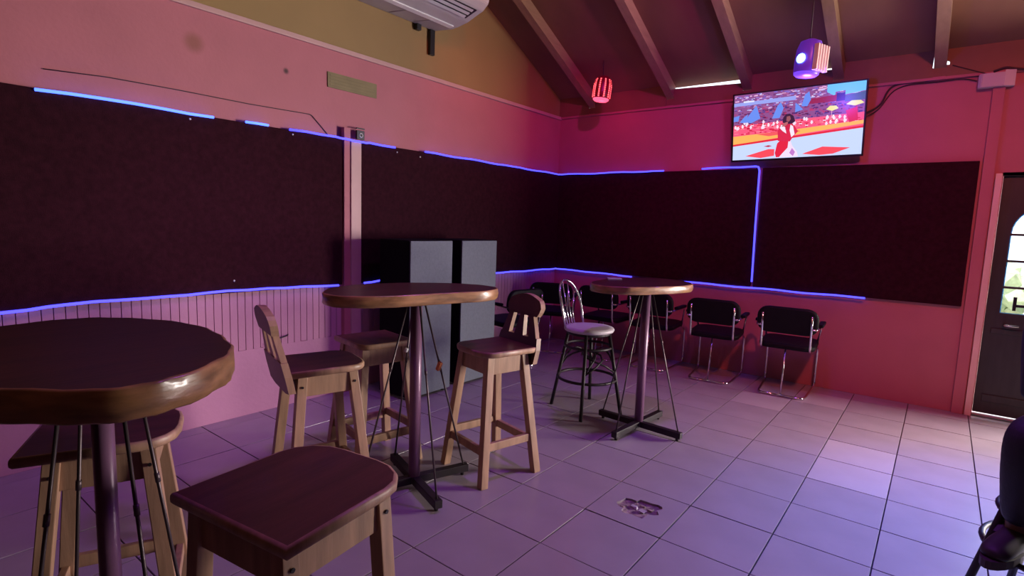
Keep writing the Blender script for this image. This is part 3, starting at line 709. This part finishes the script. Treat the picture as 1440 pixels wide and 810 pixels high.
# ------------------------------------------------------------------ black cafe stools
def cafe_stool(label, loc, rz, ring_z=.46, back=True, legs_deg=(50, 130, 230, 310), rf=.285, foot_z=.27):
    t = thing('cafe_stool', label, 'stool', loc, rz, 'black tube cafe stools')
    ZS = .672
    bm = B(); lathe(bm, [(.17, ZS - .038), (.190, ZS - .030), (.196, ZS - .015), (.188, ZS - .003), (.15, ZS), (.02, ZS + .002)], 32); obj('seat', bm, 'cafeseat', t)
    bm = B(); lathe(bm, [(.165, ZS - .058), (.172, ZS - .05), (.172, ZS - .040), (.165, ZS - .038)], 28); obj('seat_frame', bm, 'iron', t)
    def P(a, z):
        k = (ZS - z) / ZS; r = .155 + (rf - .155) * k; return Vector((r * math.cos(a), r * math.sin(a), z))
    A = [math.radians(x) for x in legs_deg]
    for a in A:
        bm = B(); tube(bm, [P(a, 0), P(a, .3), P(a, ZS - .04)], .0135, 10); obj('leg', bm, 'iron', t)
    for z, nm in ((foot_z, 'foot_ring'), (ring_z, 'upper_ring')):
        bm = B(); r = P(0, z).x - .004
        tube(bm, [(r * math.cos(2 * PI * k / 36), r * math.sin(2 * PI * k / 36), z) for k in range(36)], .011, 8, closed=True); obj(nm, bm, 'iron' if nm == 'foot_ring' else 'iron', t)
    for k in range(4):                                            # arched braces between the legs
        a, b = A[k], A[(k + 1) % 4] + (2 * PI if k == 3 else 0)
        bm = B(); pts = []
        for q_ in range(11):
            s_ = q_ / 10; aa = a + (b - a) * s_; z = .33 + .14 * math.sin(PI * s_) ** .7; p_ = P(aa, z); 
            pts.append(P(a, z).lerp(P(b, z), s_) * .5 + p_ * .5 if 0 < s_ < 1 else p_)
        for p_ in pts: p_.z = p_.z
        tube(bm, pts, .0075, 8); obj('brace', bm, 'iron', t)
    if back:
        # hoop of silver tube with four rods fanning up
        bm = B(); pts = []
        yb = -.165; HH = .365
        for k in range(25):
            s_ = k / 24; a = PI * s_; x = -.155 * math.cos(a); z = HH * math.sin(a) ** .62
            pts.append((x * (.92 + .25 * (z / HH)), yb - .075 * z / HH + .045 * abs(x / .165) ** 2, ZS - .02 + z))
        tube(bm, pts, .0085, 8); obj('back_hoop', bm, 'chrome', t)
        for x0, x1_ in ((-.055, -.115), (-.02, -.04), (.02, .04), (.055, .115)):
            bm = B(); zt = HH * (1 - (abs(x1_) / .19) ** 2) ** .5 * .985
            tube(bm, [(x0, yb + .012, ZS - .02), (x0 * 1.1, yb - .02, ZS + .08), (x1_, yb - .075 * zt / HH + .02 * abs(x1_ / .165), ZS - .02 + zt)], .0055, 6); obj('back_rod', bm, 'chrome', t)
    return t
cafe_stool('black cafe stool with lilac seat and silver hoop back beside the far table', (1.765, -2.135, 0), math.radians(-87), ring_z=.52, legs_deg=(101, 200, 281, 21))

# ------------------------------------------------------------------ office chairs along the back wall
def office_chair(label, loc, rz):
    t = thing('office_chair', label, 'chair', loc, rz, 'black office chairs along the back wall')
    def pad(name, c, s_, rx, cr=.09):
        # rounded cushion: outline in the two long axes, thickness along the third
        ax = min(range(3), key=lambda i_: s_[i_]); u, v = [i_ for i_ in range(3) if i_ != ax]
        bm = B(); out = []
        for sx, sy, a0 in ((1, 1, 0), (-1, 1, 90), (-1, -1, 180), (1, -1, 270)):
            for k in range(6):
                a = math.radians(a0 + 18 * k); out.append((sx * (s_[u] / 2 - cr) + cr * math.cos(a), sy * (s_[v] / 2 - cr) + cr * math.sin(a)))
        n = len(out); rings = []
        for sc, t_ in ((.90, -.5), (.975, -.42), (1, -.15), (1, .15), (.975, .42), (.90, .5)):
            R_l = []
            for (a_, b_q) in out:
                q_ = [0, 0, 0]; q_[u] = a_ * sc; q_[v] = b_q * sc; q_[ax] = t_ * s_[ax]; R_l.append(bm.verts.new(q_))
            rings.append(R_l)
        for A_, C_ in zip(rings, rings[1:]):
            for k in range(n): bm.faces.new((A_[k], A_[(k + 1) % n], C_[(k + 1) % n], C_[k])).smooth = True
        bm.faces.new(rings[0][::-1]); bm.faces.new(rings[-1])
        bmesh.ops.rotate(bm, cent=(0, 0, 0), matrix=Matrix.Rotation(rx, 3, 'X'), verts=bm.verts); bmesh.ops.translate(bm, vec=c, verts=bm.verts)
        return obj(name, bm, 'pad', t)
    pad('backrest', (0, -.238, .682), (.49, .05, .238), math.radians(8))
    pad('seat', (0, .0, .449), (.46, .44, .052), math.radians(2))
    for s in (-1, 1):
        bm = B(); tube(bm, round_path([(s * .195, -.283, .745), (s * .195, -.27, .62), (s * .195, -.25, .43), (s * .20, -.17, .415), (s * .205, .22, .418), (s * .215, .275, .38), (s * .215, .275, .04), (s * .21, .25, .012), (s * .19, -.20, .012), (s * .165, -.265, .012), (0, -.265, .012)], .035), .0105, 8)
        obj('side_frame', bm, 'chrome', t)
        bm = B(); tube(bm, round_path([(s * .195, -.272, .63), (s * .235, -.272, .63), (s * .25, -.20, .632), (s * .25, .10, .632), (s * .24, .14, .60), (s * .212, .16, .42)], .03), .0095, 8); arm = obj('arm_tube', bm, 'chrome', t)
        bm = B(); box(bm, (s * .252, -.03, .652), (.046, .27, .028), None, .010); obj('arm_pad', bm, 'pad', arm)
    bm = B(); tube(bm, [(0, -.19, .425), (0, -.262, .016)], .0075, 8); obj('rear_strut', bm, 'chrome', t)
    bm = B(); cyl(bm, (-.2, .1, .418), (.2, .1, .418), .009, 8); obj('cross_bar', bm, 'chrome', t)
    return t
c0 = office_chair('black office chair with chrome arms, rightmost of the wall row', (2.845, -.345, 0), math.radians(4))
for loc, rz, lab in (((2.19, -.345, 0), 6, 'black office chair in the wall row, second from the right'),
                     ((1.56, -.345, 0), 3, 'black office chair directly behind the far bar table'),
                     ((.985, -.35, 0), -2, 'black office chair behind the silver back of the cafe stool'),
                     ((.345, -.50, 0), 25, 'black office chair turned askew in the room corner'),
                     ((.40, -1.42, 0), 82, 'black office chair mostly hidden right of the grey speakers')):
    copy_thing(c0, loc, math.radians(rz), lab)

# ------------------------------------------------------------------ person on a stool at the right edge
cafe_stool('dark cafe stool carrying the seated person at the right photo edge', (4.35, -3.115, 0), math.radians(20), ring_z=.452, back=False, legs_deg=(0, 90, 180, 275), rf=.33, foot_z=.315)
HIP = Vector((4.46, -2.88, .75)); F_ = Vector((-.555, -.83, 0)).normalized(); S_ = Vector((-F_.y, F_.x, 0))   # S_: the person's left
S_ = -S_ if S_.dot(Vector((1, 0, 0))) < 0 else S_
def W(s_, f, z):
    # upper body leans forward, elbow on the knee
    if z > .15: f += .42 * (z - .15); z -= .05 * (z - .15)
    return HIP + S_ * s_ + F_ * f + Vector((0, 0, z))
ELB = Vector((4.20, -3.20, .885)); WRI = Vector((4.178, -3.16, 1.12))
def skin_mesh(name, verts, eds, radii, m, parent, root=0, sub=2):
    me = bpy.data.meshes.new(name); me.from_pydata([tuple(v_) for v_ in verts], eds, []); me.materials.append(M[m])
    o = bpy.data.objects.new(name, me); COL.objects.link(o); o.parent = parent
    md = o.modifiers.new('Skin', 'SKIN'); md.use_smooth_shade = True
    for k, r in enumerate(radii):
        sv = me.skin_vertices[0].data[k]; sv.radius = r if isinstance(r, tuple) else (r, r); sv.use_root = (k == root)
    ss = o.modifiers.new('Sub', 'SUBSURF'); ss.levels = ss.render_levels = sub
    return o
knee_r = Vector((4.178, -3.285, .775)); ank_r = Vector((4.190, -3.215, .42)); knee_l = W(.13, .44, .02); ank_l = W(.12, .36, -.39)
per = thing('person', 'person in dark trousers seated on a stool, leg at the right edge', 'person', (4.40, -3.0, 0))
inv = Matrix.Translation((-4.40, 3.0, 0))
V = []; E_ = []; RD = []
def add(p, r, par=None):
    V.append(inv @ Vector(p)); RD.append(r)
    if par is not None: E_.append((par, len(V) - 1))
    return len(V) - 1
pel = add(W(0, 0, .02), (.14, .11)); wst = add(W(0, -.01, .20), (.09, .08), pel); ch = add(W(0, -.015, .42), (.085, .08), wst)
nk0 = add(W(0, .03, .52), .062, ch); nk = add(W(0, .045, .575), .056, nk0); hd0 = add(W(0, .06, .63), (.078, .085), nk); hd = add(W(0, .055, .70), (.092, .102), hd0); hd2 = add(W(0, .045, .77), (.078, .088), hd)
for s, kn, an in ((-1, knee_r, ank_r), (1, knee_l, ank_l)):
    h_ = add(W(s * .10, .03, .0), .088, pel); m_ = add((W(s * .10, .03, .0) + kn) / 2, .075, h_); k_ = add(kn, .058, m_)
    c_ = add(kn.lerp(an, .35), .056, k_); a_ = add(an, .036, c_); hl = add(an + Vector((0, 0, -.05)), .034, a_)
    fd = F_ if s > 0 else Vector((-.42, -.90, 0)).normalized()
    ball = add(an + fd * .12 + Vector((0, 0, -.062)), (.036, .024), hl); add(an + fd * .18 + Vector((0, 0, -.068)), (.030, .018), ball)
    sh = add(W(s * .19, .02, .49), .058, ch); el = add(ELB if s < 0 else W(s * .25, -.10, .14), .043, sh)
    HF, HU = F_, Vector((0, 0, 1))
    if s < 0: el_p, wr, HF, HU = ELB, WRI, Vector((.25, .1, .95)).normalized(), Vector((.8, .5, 0))
    else: wr = W(s * .10, .08, .13)
    wi = add(wr, .028, el); pm_ = add(wr + HF * .07 - HU * .012, (.036, .02), wi)
    for q_ in range(4):
        base = wr + HF * .10 + S_ * ((q_ - 1.5) * .019) - HU * .018; ln = (.030, .036, .033, .026)[q_]
        f1 = add(base, .0095, pm_); f2 = add(base + HF * ln - HU * .012, .0085, f1); add(base + HF * ln * 1.7 - HU * .036, .0075, f2)
    th = add(wr + HF * .05 + S_ * (-s * .036) - HU * .012, .011, pm_); add(wr + HF * .085 + S_ * (-s * .05) - HU * .02, .009, th)
skin_mesh('body', V, E_, RD, 'skin', per, 0, 2)
V = []; E_ = []; RD = []
pel = add(W(0, 0, .03), (.165, .135)); add(W(0, 0, .15), (.15, .12), pel)
for s, kn, an in ((-1, knee_r, ank_r), (1, knee_l, ank_l)):
    h_ = add(W(s * .10, .03, .0), .102, pel); m_ = add((W(s * .10, .03, .0) + kn) / 2, .09, h_); k_ = add(kn, .076, m_)
    c_ = add(kn.lerp(an, .35), .074, k_); add(kn.lerp(an, .7), .060, c_); add(an + Vector((0, 0, .0)), .055, len(V) - 1)
skin_mesh('trousers', V, E_, RD, 'denim', per, 0, 2)
V = []; E_ = []; RD = []
pel = add(W(0, .0, .08), (.165, .13)); wst = add(W(0, .0, .22), (.15, .122), pel); ch = add(W(0, .02, .42), (.172, .13), wst); add(W(0, .03, .535), .075, ch)
for s in (-1, 1):
    sh = add(W(s * .19, .02, .49), .070, ch); e2 = add(ELB if s < 0 else W(s * .25, -.10, .14), .054, sh); add(WRI if s < 0 else W(s * .13, .04, .13), .040, e2)
skin_mesh('shirt', V, E_, RD, 'shirt', per, 0, 2)
for s, an in ((-1, ank_r), (1, ank_l)):
    fd = F_ if s > 0 else Vector((-.42, -.90, 0)).normalized()
    bm = B(); V = []; E_ = []; RD = []
    a_ = add(an + Vector((0, 0, -.01)), .050); hl = add(an + Vector((0, 0, -.052)) - fd * .02, .047, a_); md_ = add(an + fd * .06 + Vector((0, 0, -.048)), (.05, .042), hl); bl = add(an + fd * .13 + Vector((0, 0, -.060)), (.05, .034), md_); add(an + fd * .19 + Vector((0, 0, -.066)), (.04, .024), bl)
    sh_ = skin_mesh('shoe', V, E_, RD, 'shoe', per, 1, 2)
    bm = B(); sd_ = Vector((-fd.y, fd.x, 0)); c = an + Vector((0, 0, -.098)); pts = []
    for k in range(20):
        a = 2 * PI * k / 20; L_ = .135 if math.cos(a) > 0 else .095; p_ = inv @ (c + fd * (.075 + L_ * math.cos(a)) + sd_ * (.047 * math.sin(a))); pts.append(p_)
    A_ = [bm.verts.new(p_ + Vector((0, 0, -.008))) for p_ in pts]; C_ = [bm.verts.new(p_ + Vector((0, 0, .022))) for p_ in pts]
    for k in range(20): bm.faces.new((A_[k], A_[(k + 1) % 20], C_[(k + 1) % 20], C_[k]))
    bm.faces.new(A_[::-1]); bm.faces.new(C_); obj('sole', bm, 'sole', sh_)
bm = B(); bmesh.ops.create_uvsphere(bm, u_segments=20, v_segments=14, radius=1)
bmesh.ops.scale(bm, vec=(.099, .105, .088), verts=bm.verts); bmesh.ops.translate(bm, vec=inv @ W(0, .018, .765), verts=bm.verts)
for f in bm.faces: f.smooth = True
obj('hair', bm, 'hair', per)
hc = W(0, .055, .685)
for s in (-1, 1):
    bm = B(); bmesh.ops.create_uvsphere(bm, u_segments=12, v_segments=8, radius=.010, matrix=Matrix.Translation(inv @ (hc + F_ * .088 + S_ * (s * .032) + Vector((0, 0, .02))))); obj('eye', bm, 'black', per)
    bm = B(); bmesh.ops.create_uvsphere(bm, u_segments=12, v_segments=8, radius=.022, matrix=Matrix.Translation(inv @ (hc + S_ * (s * .085)))); obj('ear', bm, 'skin', per)
bm = B(); tube(bm, [inv @ (hc + F_ * .088 + Vector((0, 0, .02))), inv @ (hc + F_ * .112 + Vector((0, 0, -.016)))], [.008, .014], 8); obj('nose', bm, 'skin', per)
bm = B(); tube(bm, [inv @ (hc + F_ * .088 + S_ * x + Vector((0, 0, -.044))) for x in (-.024, 0, .024)], .006, 8); obj('mouth', bm, 'backwood', per)
